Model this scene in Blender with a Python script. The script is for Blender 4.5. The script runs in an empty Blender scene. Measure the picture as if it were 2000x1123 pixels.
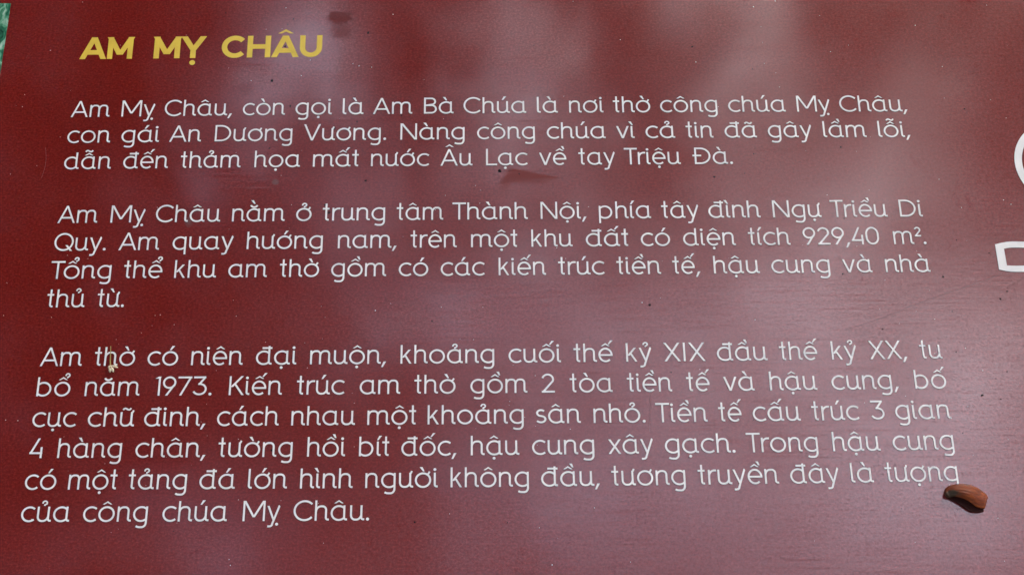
import bpy, bmesh, math, random, unicodedata
from mathutils import Vector, Matrix, noise
R = math.radians
C = bpy.context.scene.collection
# ------------------------------------------------------------------ camera, sky, sun, exposure
CAM_LOC, CAM_ROT = (-0.00613, -0.89312, 1.56232), (1.130124, 0.002438, -0.013995)
cam_data = bpy.data.cameras.new('camera'); cam = bpy.data.objects.new('camera', cam_data); C.objects.link(cam)
cam.location = CAM_LOC; cam.rotation_euler = CAM_ROT
cam_data.sensor_width = 36; cam_data.lens = 54.0; cam_data.clip_start = .02; cam_data.clip_end = 500
bpy.context.scene.camera = cam
SUN_EL, SUN_AZ = R(60), R(60)
world = bpy.data.worlds.new('World'); bpy.context.scene.world = world; world.use_nodes = True
nt = world.node_tree; bg = nt.nodes['Background']
sky = nt.nodes.new('ShaderNodeTexSky'); sky.sky_type = 'NISHITA'; sky.sun_disc = False
sky.sun_elevation = SUN_EL; sky.sun_rotation = SUN_AZ; sky.air_density = 1.0; sky.dust_density = 6.0; sky.ozone_density = 1.0
nt.links.new(sky.outputs[0], bg.inputs[0]); bg.inputs[1].default_value = .15
sun = bpy.data.lights.new('sun', 'SUN'); sun.energy = 1.8; sun.angle = R(14); sun.color = (1, .95, .88)
so = bpy.data.objects.new('sun', sun); C.objects.link(so)
sd = Vector((math.sin(SUN_AZ)*math.cos(SUN_EL), math.cos(SUN_AZ)*math.cos(SUN_EL), math.sin(SUN_EL)))
so.rotation_euler = sd.to_track_quat('Z', 'Y').to_euler(); so.location = (0, 0, 12)
bpy.context.scene.cycles.use_denoising = True
vs = bpy.context.scene.view_settings
vs.view_transform = 'Standard'; vs.look = 'None'; vs.exposure = 2.6; vs.gamma = 1
# ------------------------------------------------------------------ measured tables (millimetres on the board: x right, y up the board)
LINES = [[('Am', -289.3, 119.15, 6.1, 0.99), ('Mỵ', -255.41, 119.36, 5.4, 1.009), ('Châu,', -226.61, 119.51, 4.4, 1.008), ('còn', -174.12, 119.74, 3.4, 0.993), ('gọi', -138.82, 119.86, 2.7, 1.023), ('là', -107.08, 119.94, 2.1, 1.041), ('Am', -86.83, 119.98, 1.5, 1.013), ('Bà', -52.42, 120.03, 0.8, 1.027), ('Chúa', -25.79, 120.05, -0.0, 1.021), ('là', 23.7, 120.04, -0.8, 1.044), ('nơi', 45.43, 120.02, -1.4, 1.008), ('thờ', 75.09, 119.98, -2.1, 1.002), ('công', 106.88, 119.91, -2.9, 1.009), ('chúa', 152.89, 119.78, -3.9, 1.017), ('Mỵ', 199.21, 119.59, -4.8, 1.017), ('Châu,', 228.12, 119.45, -5.7, 1.015)], [('con', -289.58, 99.27, 5.2, 0.999), ('gái', -253.67, 99.46, 4.5, 1.04), ('An', -221.93, 99.6, 3.9, 1.009), ('Dương', -191.55, 99.71, 3.0, 1.013), ('Vương.', -132.59, 99.89, 1.8, 1.012), ('Nàng', -67.95, 100.0, 0.7, 1.031), ('công', -16.69, 100.03, -0.2, 1.011), ('chúa', 29.92, 100.02, -1.1, 1.035), ('vì', 76.25, 99.97, -1.7, 1.036), ('cả', 96.06, 99.93, -2.1, 1.049), ('tin', 123.08, 99.87, -2.6, 0.998), ('đã', 149.07, 99.8, -3.1, 1.026), ('gây', 178.08, 99.71, -3.8, 1.016), ('lầm', 215.15, 99.57, -4.5, 1.01), ('lỗi,', 252.11, 99.4, -5.1, 1.02)], [('dẫn', -289.54, 79.38, 4.2, 1.004), ('đến', -250.62, 79.54, 3.6, 0.998), ('thảm', -212.82, 79.67, 2.9, 0.987), ('họa', -163.99, 79.81, 2.2, 1.003), ('mất', -125.34, 79.89, 1.6, 1.025), ('nước', -86.98, 79.95, 0.9, 1.015), ('Âu', -41.15, 79.99, 0.3, 1.002), ('Lạc', -10.88, 79.99, -0.2, 1.028), ('về', 24.21, 79.98, -0.7, 1.005), ('tay', 50.52, 79.97, -1.1, 0.996), ('Triệu', 80.88, 79.93, -1.7, 1.007), ('Đà.', 126.36, 79.85, -2.3, 1.015)], [('Am', -289.33, 39.54, 2.3, 0.983), ('Mỵ', -254.97, 39.62, 2.0, 1.008), ('Châu', -225.81, 39.67, 1.7, 1.005), ('nằm', -176.21, 39.75, 1.2, 1.001), ('ở', -134.66, 39.8, 1.0, 1.032), ('trung', -117.42, 39.82, 0.7, 1.031), ('tâm', -69.22, 39.85, 0.3, 0.988), ('Thành', -32.9, 39.86, -0.1, 1.024), ('Nội,', 24.55, 39.86, -0.5, 1.011), ('phía', 62.56, 39.84, -0.8, 1.007), ('tây', 103.51, 39.8, -1.1, 0.997), ('đình', 134.23, 39.77, -1.4, 1.022), ('Ngự', 176.26, 39.7, -1.8, 1.008), ('Triều', 214.14, 39.63, -2.2, 0.998), ('Di', 259.37, 39.53, -2.5, 1.019)], [('Quy.', -289.4, 19.6, 1.3, 1.0), ('Am', -247.98, 19.66, 1.1, 0.996), ('quay', -213.28, 19.69, 0.9, 1.015), ('hướng', -165.45, 19.73, 0.6, 1.015), ('nam,', -106.77, 19.77, 0.3, 1.013), ('trên', -59.9, 19.78, 0.1, 0.99), ('một', -20.82, 19.78, -0.1, 1.022), ('khu', 18.22, 19.78, -0.3, 1.001), ('đất', 53.46, 19.77, -0.5, 1.054), ('có', 89.1, 19.75, -0.6, 1.012), ('diện', 116.54, 19.73, -0.8, 1.009), ('tích', 158.84, 19.69, -1.0, 0.992), ('929,40', 194.29, 19.66, -1.3, 1.005), ('m².', 253.13, 19.58, -1.5, 0.969)], [('Tổng', -289.58, -0.33, 0.3, 1.035), ('thể', -242.85, -0.32, 0.2, 1.017), ('khu', -210.49, -0.31, 0.2, 1.004), ('am', -176.13, -0.31, 0.1, 0.995), ('thờ', -143.28, -0.3, 0.1, 1.004), ('gồm', -110.38, -0.3, 0.0, 1.004), ('có', -67.14, -0.3, -0.1, 1.009), ('các', -40.26, -0.3, -0.1, 1.001), ('kiến', -3.11, -0.31, -0.2, 0.983), ('trúc', 35.08, -0.31, -0.2, 1.018), ('tiền', 72.56, -0.32, -0.3, 1.003), ('tế,', 108.55, -0.33, -0.3, 0.971), ('hậu', 134.97, -0.34, -0.4, 1.011), ('cung', 172.11, -0.36, -0.5, 1.019), ('và', 217.88, -0.38, -0.5, 0.995), ('nhà', 245.59, -0.39, -0.6, 1.004)], [('thủ', -289.58, -20.27, -0.7, 0.997), ('từ.', -257.75, -20.3, -0.7, 0.982)], [('Am', -289.17, -60.14, -2.8, 0.993), ('thờ', -255.44, -60.24, -2.5, 1.006), ('có', -222.47, -60.32, -2.2, 1.013), ('niên', -195.23, -60.38, -1.9, 1.008), ('đại', -155.03, -60.45, -1.5, 1.013), ('muộn,', -121.29, -60.5, -1.1, 1.009), ('khoảng', -64.91, -60.56, -0.5, 1.007), ('cuối', 2.53, -60.59, 0.0, 1.01), ('thế', 43.21, -60.58, 0.4, 1.009), ('kỷ', 76.03, -60.57, 0.6, 1.017), ('XIX', 99.44, -60.55, 0.9, 1.053), ('đầu', 132.99, -60.52, 1.3, 1.014), ('thế', 172.18, -60.47, 1.6, 0.982), ('kỷ', 204.87, -60.42, 1.9, 1.003), ('XX,', 228.36, -60.37, 2.1, 0.992), ('tu', 260.39, -60.3, 2.4, 0.954)], [('bổ', -288.98, -80.07, -3.9, 1.017), ('năm', -259.26, -80.18, -3.4, 0.989), ('1973.', -215.94, -80.33, -2.8, 1.01), ('Kiến', -170.51, -80.45, -2.2, 1.006), ('trúc', -128.7, -80.54, -1.7, 1.01), ('am', -89.8, -80.6, -1.2, 1.007), ('thờ', -55.99, -80.64, -0.7, 1.016), ('gồm', -21.31, -80.66, -0.2, 1.005), ('2', 22.59, -80.67, 0.2, 1.011), ('tòa', 40.25, -80.67, 0.6, 0.991), ('tiền', 75.82, -80.64, 1.0, 0.98), ('tế', 112.67, -80.6, 1.4, 0.978), ('và', 135.51, -80.57, 1.8, 1.011), ('hậu', 164.36, -80.52, 2.2, 1.007), ('cung,', 202.9, -80.43, 2.8, 1.014), ('bố', 254.68, -80.28, 3.4, 0.97)], [('cục', -289.3, -99.97, -5.0, 1.001), ('chữ', -255.48, -100.14, -4.4, 1.042), ('đinh,', -221.1, -100.29, -3.7, 1.033), ('cách', -176.53, -100.45, -2.9, 1.002), ('nhau', -131.05, -100.58, -2.1, 1.009), ('một', -84.54, -100.67, -1.3, 1.02), ('khoảng', -47.58, -100.72, -0.5, 1.014), ('sân', 18.51, -100.74, 0.4, 1.013), ('nhỏ.', 54.28, -100.73, 1.1, 1.009), ('Tiền', 92.53, -100.68, 1.7, 1.003), ('tế', 131.22, -100.61, 2.2, 0.966), ('cấu', 152.34, -100.57, 2.7, 1.011), ('trúc', 188.72, -100.46, 3.4, 0.999), ('3', 225.12, -100.34, 3.8, 0.984), ('gian', 240.29, -100.28, 4.3, 1.007)], [('4', -289.02, -119.86, -6.4, 1.013), ('hàng', -271.65, -119.97, -5.6, 1.001), ('chân,', -224.62, -120.23, -4.5, 1.025), ('tường', -174.48, -120.45, -3.4, 1.008), ('hồi', -120.48, -120.63, -2.4, 1.006), ('bít', -89.08, -120.7, -1.8, 0.997), ('đốc,', -63.36, -120.75, -1.1, 1.0), ('hậu', -21.13, -120.79, -0.3, 1.012), ('cung', 16.18, -120.8, 0.6, 1.025), ('xây', 62.51, -120.77, 1.4, 1.003), ('gạch.', 97.12, -120.71, 2.3, 1.024), ('Trong', 146.95, -120.59, 3.4, 0.996), ('hậu', 199.56, -120.41, 4.4, 0.995), ('cung', 236.39, -120.24, 5.3, 1.012)], [('có', -289.12, -139.73, -7.4, 1.002), ('một', -263.0, -139.92, -6.5, 0.991), ('tảng', -227.16, -140.15, -5.5, 0.999), ('đá', -184.42, -140.38, -4.6, 1.024), ('lớn', -155.19, -140.51, -3.8, 1.011), ('hình', -123.85, -140.63, -2.9, 1.01), ('người', -84.68, -140.74, -1.7, 1.015), ('không', -33.31, -140.82, -0.4, 1.004), ('đầu,', 21.29, -140.83, 0.8, 1.031), ('tương', 63.75, -140.79, 2.0, 1.0), ('truyền', 116.07, -140.68, 3.4, 1.01), ('đây', 171.95, -140.49, 4.6, 0.994), ('là', 208.64, -140.32, 5.3, 1.014), ('tượng', 229.54, -140.21, 6.3, 0.984)], [('của', -289.02, -159.57, -8.4, 1.016), ('công', -252.16, -159.87, -7.1, 1.003), ('chúa', -204.99, -160.2, -5.6, 1.014), ('Mỵ', -157.12, -160.47, -4.4, 1.002), ('Châu.', -126.98, -160.6, -3.2, 1.014)]]
TITLE = [('AM', -287.53, 165.29, 4.4, 0.975), ('MỴ', -237.92, 165.51, 4.4, 1.017), ('CHÂU', -191.66, 165.71, 4.4, 1.011)]
DARK = [(-142.5, 127.0, 0.82), (-97.1, 114.4, 0.68), (-67.5, 119.0, 0.51), (-112.2, 109.2, 0.89), (-154.9, 94.4, 0.68), (-84.0, 85.7, 0.44), (-90.3, 69.4, 0.79), (-1.8, 76.0, 1.09), (-6.5, 128.7, 0.34), (-116.1, 51.4, 0.89), (-113.3, 45.9, 0.89), (-45.5, -31.7, 0.55), (-190.8, 202.5, 0.38), (-143.7, 197.0, 0.58), (-148.3, 174.7, 0.79), (-156.0, 147.1, 0.89), (-91.7, 185.4, 0.89), (-121.8, 153.4, 0.38), (-147.4, 192.4, 0.38), (-147.4, 156.9, 0.41), (10.9, 73.8, 0.41), (167.3, 87.4, 0.51), (139.8, 70.2, 0.62), (160.0, 72.7, 0.38), (226.0, 92.2, 0.62), (312.7, 121.2, 0.55), (92.5, -21.8, 0.75), (32.7, 10.3, 0.44), (222.7, 38.7, 0.48), (217.6, -1.2, 0.55), (281.8, -3.8, 0.62), (238.9, -39.8, 0.55), (321.5, -14.4, 0.55), (316.4, -19.7, 0.62), (284.6, -28.0, 0.38), (294.0, 22.4, 0.48), (313.9, 12.9, 0.44), (295.5, -84.9, 0.85), (306.9, -87.5, 0.41), (313.4, -69.4, 0.38), (280.3, -109.3, 0.38), (283.4, -55.7, 0.51), (103.7, -67.8, 0.44), (152.6, -99.6, 0.38), (-142.3, -116.3, 0.72), (-132.4, -56.0, 0.58), (-54.6, -162.0, 0.62), (0.6, -162.9, 0.44), (131.5, 172.2, 0.62), (22.7, 174.3, 0.44), (171.8, 154.0, 0.41), (111.2, -123.4, 0.41), (305.7, -73.9, 0.41), (320.4, 14.0, 0.55), (11.3, 73.2, 0.34)]
LIGHT = [(-308.8, 172.6, 0.51), (-162.1, 188.7, 0.31), (-88.5, 157.3, 0.38), (-180.3, 83.7, 0.44), (-307.5, 82.4, 0.38), (-217.2, -25.9, 0.48), (-220.4, -26.2, 0.41), (-315.8, -25.4, 0.41), (-316.6, -2.8, 0.41), (-298.3, -95.7, 0.48), (-305.8, -95.3, 0.55), (328.9, 51.4, 0.48), (288.4, 67.2, 0.44), (-243.3, -42.5, 0.34), (-228.0, -38.1, 0.34), (5.2, -62.1, 0.31), (-37.6, 57.9, 0.34), (-19.3, -44.6, 0.34), (-92.9, -86.3, 0.38), (-39.7, -22.2, 0.34), (-130.6, 163.4, 0.31), (-242.4, -123.8, 0.34), (52.8, -154.3, 0.38), (-193.5, 93.5, 0.34), (221.9, 197.3, 0.34), (239.4, 172.7, 0.34), (339.8, 113.7, 0.34), (246.5, 99.7, 0.27), (-207.9, -32.7, 0.34), (-221.7, -33.3, 0.31), (19.6, -166.2, 0.34), (-162.6, -187.0, 0.38), (-163.6, -183.6, 0.34)]
SCRATCH = [[(214.89, -40.46), (240.17, -31.88), (265.87, -21.45), (300.23, -9.54), (320.07, -2.11)], [(89.65, -80.67), (89.22, -92.45), (88.36, -106.42)], [(-303.37, 96.36), (-302.05, 87.78), (-302.18, 80.04), (-303.4, 73.12)], [(95.87, -89.16), (111.91, -85.27), (129.7, -80.03)]]
PICTURE = [(-340.5, 211.48), (-340.72, 153.06)]
LOGO_D_OUT = [(318.47, 18.82), (323.65, 20.07), (329.41, 20.76), (337.72, 20.57)]
LOGO_D_OUTB = [(318.51, 0.82), (322.97, -0.31), (327.84, -0.9), (334.44, -0.96)]
LOGO_D_IN = [(323.83, 15.63), (328.76, 16.4), (337.06, 16.25)]
LOGO_D_INB = [(323.99, 3.69), (328.48, 3.39), (335.11, 3.48)]
RING = [(340.36, 78.19), (345.3, 78.15), (349.9, 100.49), (343.09, 55.82)]
POD_TOP = [(264.2, -147.85), (265.26, -144.65), (267.82, -142.92), (271.31, -142.31), (275.68, -142.13), (280.25, -142.72), (284.03, -144.52), (287.09, -146.96), (289.01, -148.74), (289.35, -150.66)]
POD_RIM = [(264.05, -150.2), (265.97, -150.86), (268.51, -150.25), (271.24, -150.59), (274.19, -151.58), (276.76, -153.03), (278.96, -154.96), (281.13, -157.04), (283.19, -157.69), (285.75, -158.03)]
POD_BOT = [(264.44, -149.77), (266.43, -151.06), (269.04, -152.36), (271.91, -153.98), (274.69, -156.23), (276.63, -157.84), (278.63, -158.97), (281.03, -159.4), (283.79, -159.5), (286.16, -159.04)]
SPRIG = [(-245.47, -48.33), (-245.2, -53.09), (-245.15, -57.55), (-244.82, -60.91), (-244.64, -60.58), (-239.98, -61.92), (-244.18, -61.44), (-242.64, -64.86), (-244.98, -61.94), (-244.73, -65.19), (-244.94, -60.75), (-245.95, -62.45)]
STAIN = [(-111.22, 199.34), (-110.22, 190.84), (19.8, 73.5), (1.11, 65.2), (-149.63, 68.77), (-204.4, 39.72), (-173.27, 140.35), (-113.28, 46.06)]
SMEAR = [(8.35, 77.46), (34.97, 71.06), (21.36, 66.57), (5.55, 69.77), (-2.35, 54.56)]
EYE = (-0.0061, 0.251, 0.1989)
OPEN_X0 = -2.144
OPEN_Y0 = -2.684
OPEN_D = 0.125
OPEN = [[3, 4, 7, 11, 16, 22, 29, 37, 36, 27, 16, 9, 8, 9, 12, 17, 22, 22, 23, 26, 30, 33, 33, 32, 33, 34, 39, 41, 45, 43, 47, 60, 64, 69, 64, 58, 58], [3, 4, 7, 11, 15, 22, 29, 35, 34, 27, 17, 9, 8, 9, 12, 17, 23, 22, 23, 26, 30, 33, 33, 32, 32, 35, 37, 39, 43, 44, 50, 61, 67, 68, 64, 61, 58], [2, 2, 5, 9, 15, 20, 27, 34, 37, 32, 20, 9, 8, 9, 15, 20, 26, 23, 23, 30, 34, 38, 40, 39, 39, 38, 38, 41, 44, 50, 63, 77, 80, 84, 75, 73, 73], [0, 0, 3, 5, 7, 12, 18, 25, 29, 27, 19, 12, 8, 9, 18, 25, 31, 33, 36, 41, 43, 43, 42, 42, 42, 43, 48, 50, 56, 63, 70, 77, 88, 85, 80, 80, 80], [0, 0, 1, 2, 3, 6, 11, 15, 18, 17, 13, 9, 8, 10, 19, 27, 36, 39, 42, 44, 45, 46, 46, 46, 43, 44, 47, 51, 61, 71, 81, 84, 80, 85, 80, 75, 75], [0, 0, 0, 0, 1, 2, 5, 9, 12, 10, 8, 6, 7, 10, 17, 24, 33, 36, 39, 40, 44, 48, 47, 49, 46, 46, 47, 52, 62, 78, 82, 80, 80, 76, 75, 75, 71], [0, 0, 0, 0, 0, 1, 3, 5, 7, 6, 6, 5, 7, 9, 14, 19, 25, 28, 32, 38, 46, 53, 53, 52, 52, 50, 52, 54, 60, 71, 78, 80, 76, 71, 71, 71, 71], [0, 0, 0, 0, 0, 0, 2, 3, 5, 5, 6, 6, 8, 12, 17, 22, 25, 28, 32, 39, 51, 59, 62, 62, 56, 53, 51, 53, 64, 72, 74, 71, 76, 71, 66, 66, 66], [0, 0, 0, 0, 0, 0, 1, 3, 4, 6, 7, 8, 11, 15, 20, 25, 31, 33, 35, 39, 46, 53, 59, 60, 61, 58, 57, 61, 63, 69, 68, 70, 66, 64, 62, 58, 53], [0, 0, 0, 0, 0, 0, 1, 3, 4, 7, 9, 11, 15, 21, 26, 32, 38, 39, 38, 39, 42, 47, 53, 57, 56, 55, 59, 64, 64, 60, 64, 59, 54, 51, 47, 44, 44], [0, 0, 0, 0, 0, 0, 1, 2, 4, 6, 8, 11, 15, 21, 24, 31, 39, 39, 40, 44, 40, 34, 33, 35, 45, 50, 55, 60, 59, 55, 49, 45, 39, 36, 31, 33, 30], [0, 0, 0, 0, 0, 1, 2, 3, 4, 5, 6, 8, 12, 16, 19, 24, 30, 34, 37, 37, 31, 23, 21, 24, 31, 36, 41, 45, 44, 44, 38, 32, 29, 22, 18, 18, 17], [0, 0, 0, 0, 1, 2, 3, 4, 5, 4, 4, 8, 11, 16, 17, 19, 20, 24, 27, 29, 22, 17, 18, 23, 30, 32, 36, 37, 37, 36, 31, 25, 18, 15, 13, 12, 13], [0, 0, 0, 1, 2, 2, 5, 8, 11, 8, 6, 12, 18, 21, 19, 18, 19, 20, 21, 22, 17, 13, 18, 27, 40, 35, 32, 33, 36, 36, 27, 19, 11, 8, 7, 6, 6], [0, 0, 0, 1, 1, 2, 7, 14, 25, 18, 10, 17, 26, 33, 27, 23, 20, 19, 20, 21, 16, 12, 16, 24, 38, 30, 27, 28, 34, 35, 22, 13, 6, 3, 2, 2, 2], [0, 0, 0, 0, 0, 1, 4, 7, 13, 17, 16, 18, 19, 20, 20, 21, 22, 23, 22, 23, 19, 16, 15, 18, 23, 22, 21, 19, 23, 24, 18, 12, 6, 3, 2, 2, 1], [0, 0, 0, 0, 0, 1, 3, 6, 12, 19, 31, 28, 21, 15, 13, 16, 24, 32, 32, 24, 16, 11, 12, 14, 16, 20, 18, 10, 12, 15, 19, 13, 6, 2, 1, 1, 1], [0, 0, 0, 0, 0, 1, 1, 2, 6, 18, 43, 49, 38, 13, 5, 5, 19, 37, 44, 22, 10, 3, 6, 9, 15, 29, 20, 2, 4, 9, 20, 11, 5, 1, 1, 1, 1], [0, 0, 0, 0, 0, 0, 0, 1, 2, 9, 26, 75, 76, 16, 6, 5, 17, 32, 37, 19, 7, 1, 3, 6, 12, 38, 25, 2, 2, 5, 11, 5, 2, 1, 1, 1, 1], [0, 0, 0, 0, 0, 0, 0, 1, 2, 8, 22, 67, 67, 22, 10, 9, 21, 24, 24, 17, 7, 2, 7, 10, 14, 24, 15, 4, 2, 3, 4, 2, 1, 1, 1, 1, 0], [0, 0, 0, 0, 0, 0, 0, 1, 2, 6, 18, 49, 53, 25, 15, 11, 19, 22, 21, 14, 7, 4, 9, 14, 18, 17, 10, 4, 3, 2, 2, 1, 1, 1, 1, 0, 0], [0, 0, 0, 0, 0, 0, 0, 1, 2, 6, 18, 40, 55, 26, 13, 11, 19, 22, 20, 13, 7, 4, 9, 14, 17, 16, 9, 4, 3, 2, 1, 1, 1, 0, 0, 0, 0]]
# ---- lettering: monoline alphabet, unit = cap height, x grows right, y grows up
X = .745          # x-height
def arc(cx, cy, rx, ry, a0, a1, n=None):
    n = n or max(4, int(abs(a1 - a0) / 13))
    return [(cx + rx*math.cos(math.radians(a0 + (a1-a0)*i/n)), cy + ry*math.sin(math.radians(a0 + (a1-a0)*i/n))) for i in range(n+1)]
def tail(x, top):   # a stem whose foot turns right
    return [(x, top), (x, .15)] + arc(x + .098, .15, .098, .098, 180, 270, 6)[1:] + [(x + .142, .052)]
def glyphs(S=.108):
    h = S/2; R = .389 - h            # centreline radius of the round letters
    C = (.389, .372)
    top = X
    rnd = lambda: ('r', arc(C[0], C[1], R, R, 0, 360, 40), 1)
    st = .64                         # stem of a, d, g, q
    t0 = math.degrees(math.acos((st-C[0])/R))
    bowl = lambda: ('r', arc(C[0], C[1], R, R, t0-4, 364-t0-4+4, 32))
    lb = lambda: ('r', arc(.062+st-C[0]+0.0, C[1], R, R, 180-t0+4, -180+t0-4, 32))
    arch = lambda x0, x1, foot=True: ('r', [(x0, .44)] + arc(x0+.235, .44, .235, .305-h+.01, 172, 90, 7)[1:] + [(x1-.175, X-h+.01)] + arc(x1-.175, .52, .175, .225-h+.01, 90, 0, 7)[1:] + (tail(x1, .5)[1:] if foot else [(x1, 0)]))
    G = {}
    def g(ch, w, *s): G[ch] = (w, list(s))
    g('a', .81, bowl(), ('r', tail(st, X)))
    g('d', .81, bowl(), ('r', tail(st, 1)))
    g('đ', .81, bowl(), ('r', tail(st, 1)), ('r', [(.30, .895), (.78, .895)]))
    hk = lambda x: ('r', [(x, X), (x, -.06)] + arc(x-.185, -.06, .185, .215, 0, -90, 7)[1:] + [(x-.27, -.275)] + arc(x-.27, -.10, .27, .175, -90, -135, 4)[1:])
    g('g', .70, bowl(), hk(st))
    g('q', .70, bowl(), ('r', [(st, X), (st, -.27)]))
    g('b', .745, lb(), ('r', [(h+.005, 1), (h+.005, 0)]))
    g('p', .745, lb(), ('r', [(h+.005, X), (h+.005, -.27)]))
    g('o', .778, rnd())
    g('c', .655, ('r', arc(C[0], C[1], R, R, 48, 312, 30)))
    g('e', .72, ('r', arc(.362, C[1], .31, R, 0, 312, 34)), ('r', [(.05, .365), (.362+.31+h, .365)]))
    g('i', .21, ('r', tail(h, X)), ('d', h+.0, .905, .07))
    g('ı', .21, ('r', tail(h, X)))
    g('l', .21, ('r', tail(h, 1)))
    g('t', .395, ('r', tail(.185, 1)), ('r', [(0, .70), (.345, .70)]))
    g('r', .40, ('r', [(h, X), (h, 0)]), ('r', [(h, .40)] + arc(h+.26, .40, .26, .345-h+.01, 172, 90, 7)[1:] + [(.40, X-h+.01)]))
    g('n', .66, ('r', [(h, X), (h, 0)]), arch(h, .525))
    g('h', .66, ('r', [(h, 1), (h, 0)]), arch(h, .525))
    am = lambda x0, x1, foot: ('r', [(x0, .44)] + arc(x0+.21, .44, .21, .305-h+.01, 172, 90, 7)[1:] + [(x1-.16, X-h+.01)] + arc(x1-.16, .53, .16, .215-h+.01, 90, 0, 7)[1:] + (tail(x1, .5)[1:] if foot else [(x1, 0)]))
    g('m', 1.075, ('r', [(h, X), (h, 0)]), am(h, .495, False), am(.495, .94, True))
    g('u', .66, ('r', [(h, X), (h, .28)] + arc(h+.205, .262, .205, .262-h+.008, 180, 270, 8)[1:] + arc(.525-.235, .31, .235, .31-h+.008, 270, 352, 8)[1:]), ('r', tail(.525, X)))
    k = 1.0
    def bar(x0, y0, x1, y1, S=S):   # a slanted stroke with level ends
        w = S*math.hypot(x1-x0, y1-y0)/abs(y1-y0)/2
        return ('p', [(x0-w, y0), (x0+w, y0), (x1+w, y1), (x1-w, y1)])
    G['_bar'] = bar
    g('v', .655, bar(.065, X, .3275, 0), bar(.59, X, .3275, 0))
    g('y', .655, bar(.065, X, .345, .03), ('r', [(.59+.012, X+.0), (.595-.012, X-.012), (.285, -.135)] + arc(.15, -.13, .14, .135, -10, -90, 5)[1:] + [(.06, -.265)]))
    g('x', .65, bar(.07, X, .58, 0), bar(.58, X, .07, 0))
    g('k', .573, ('r', [(h, 1), (h, 0)]), bar(.45, X, .115, .32), bar(.235, .44, .50, 0))
    g('s', .53, ('r', arc(.27, .54, .185, .151, 38, 180, 9) + arc(.27, .545, .185, .16, 190, 250, 4) + arc(.265, .215, .21, .165, 68, -20, 7) + arc(.265, .215, .21, .163, -32, -150, 9)))
    # capitals
    g('A', .97, bar(.065, 0, .485, 1), bar(.905, 0, .485, 1), ('r', [(.20, .305), (.77, .305)]))
    g('B', .645, ('r', [(h, 1), (h, 0)]), ('r', [(.06, 1-h), (.36, 1-h)] + arc(.36, .757, .19, .243-h, 90, -90, 12)[1:] + [(.06, .514)]), ('r', [(.06, .516), (.38, .516)] + arc(.38, .258+h/2+.002, .21, .258-h/2-.002, 90, -90, 12)[1:] + [(.06, h)]))
    g('C', .90, ('r', arc(.51, .5, .51-h, .515-h, 43, 317, 32)))
    g('Q', 1.02, ('r', arc(.51, .5, .51-h, .515-h, 0, 360, 44), 1), bar(.66, .31, .93, -.02))
    D = lambda x: [('r', [(x+h, 1), (x+h, 0)]), ('r', [(x+.06, 1-h), (x+.30, 1-h)] + arc(x+.30, .5, .46, .5-h, 90, -90, 22)[1:] + [(x+.06, h)])]
    g('D', .815, *D(0)); g('Đ', .915, *D(.10), ('r', [(0, .515), (.44, .515)]))
    g('I', .108, ('r', [(h, 1), (h, 0)]))
    g('K', .72, ('r', [(h, 1), (h, 0)]), bar(.60, 1, .12, .43), bar(.27, .585, .65, 0))
    g('L', .50, ('r', [(h, 1), (h, 0)]), ('r', [(.06, h), (.50, h)]))
    g('M', 1.0, ('r', [(h, 1), (h, 0)]), ('r', [(1-h, 1), (1-h, 0)]), bar(.068, 1, .50, .19), bar(.932, 1, .50, .19))
    g('N', .80, ('r', [(h, 1), (h, 0)]), ('r', [(.80-h, 1), (.80-h, 0)]), bar(.068, 1, .732, 0))
    g('T', .65, ('r', [(.325, 1), (.325, 0)]), ('r', [(0, 1-h), (.65, 1-h)]))
    g('V', .88, bar(.065, 1, .44, 0), bar(.815, 1, .44, 0))
    g('X', .83, bar(.075, 1, .755, 0), bar(.735, 1, .095, 0))
    # figures
    n9 = ('r', arc(.335, .685, .28, .315-h+.012, 0, 360, 30), 1)
    g('9', .67, n9, bar(.575, .565, .215, 0))
    g('7', .665, ('r', [(0, 1-h), (.665, 1-h)]), bar(.60, .95, .15, 0))
    g('3', .70, ('r', [(.03, 1-h), (.62, 1-h)]), bar(.585, .95, .30, .57), ('r', [(.27, .595)] + arc(.335, .325, .31, .275, 88, -90, 15) + arc(.335, .325, .31, .275, -100, -155, 6)))
    g('1', .235, ('r', [(.18, 1), (.18, 0)]), bar(.20, 1, .03, .90, .075))
    g('2', .66, ('r', arc(.32, .705, .265, .255, 165, -25, 18) + [(.10, .055)]), ('r', [(.02, h), (.66, h)]))
    g('4', .68, bar(.44, 1, .075, .22), ('r', [(.03, .245), (.64, .245)]), ('r', [(.585, .55), (.585, 0)]))
    g('0', .69, ('r', arc(.345, .60, .345-h, .40-h+.012, 0, 180, 18) + arc(.345, .40, .345-h, .40-h+.012, 180, 360, 18), 1))
    g('.', .145, ('d', .072, .062, .074))
    g(',', .24, ('p', [(0, -.175), (.085, -.175), (.24, .12), (.115, .12)]))
    s2 = 0.52
    g('²', .335, ('t', G['2'][1], s2, 0, .455))
    # title capitals share the shapes above; extra ones
    g('H', .90, ('r', [(h, 1), (h, 0)]), ('r', [(.90-h, 1), (.90-h, 0)]), ('r', [(h, .5), (.90-h, .5)]))
    g('U', .86, ('r', [(h, 1), (h, .43)] + arc(.43, .43, .43-h, .43-h+.012, 180, 360, 20)[1:] + [(.86-h, 1)]))
    g('Y', .87, bar(.065, 1, .435, .38), bar(.805, 1, .435, .38), ('r', [(.435, .45), (.435, 0)]))
    return G
LSB = {c: .07 for c in 'bpnhmrkiılBDIKLMNHuU'}
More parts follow.
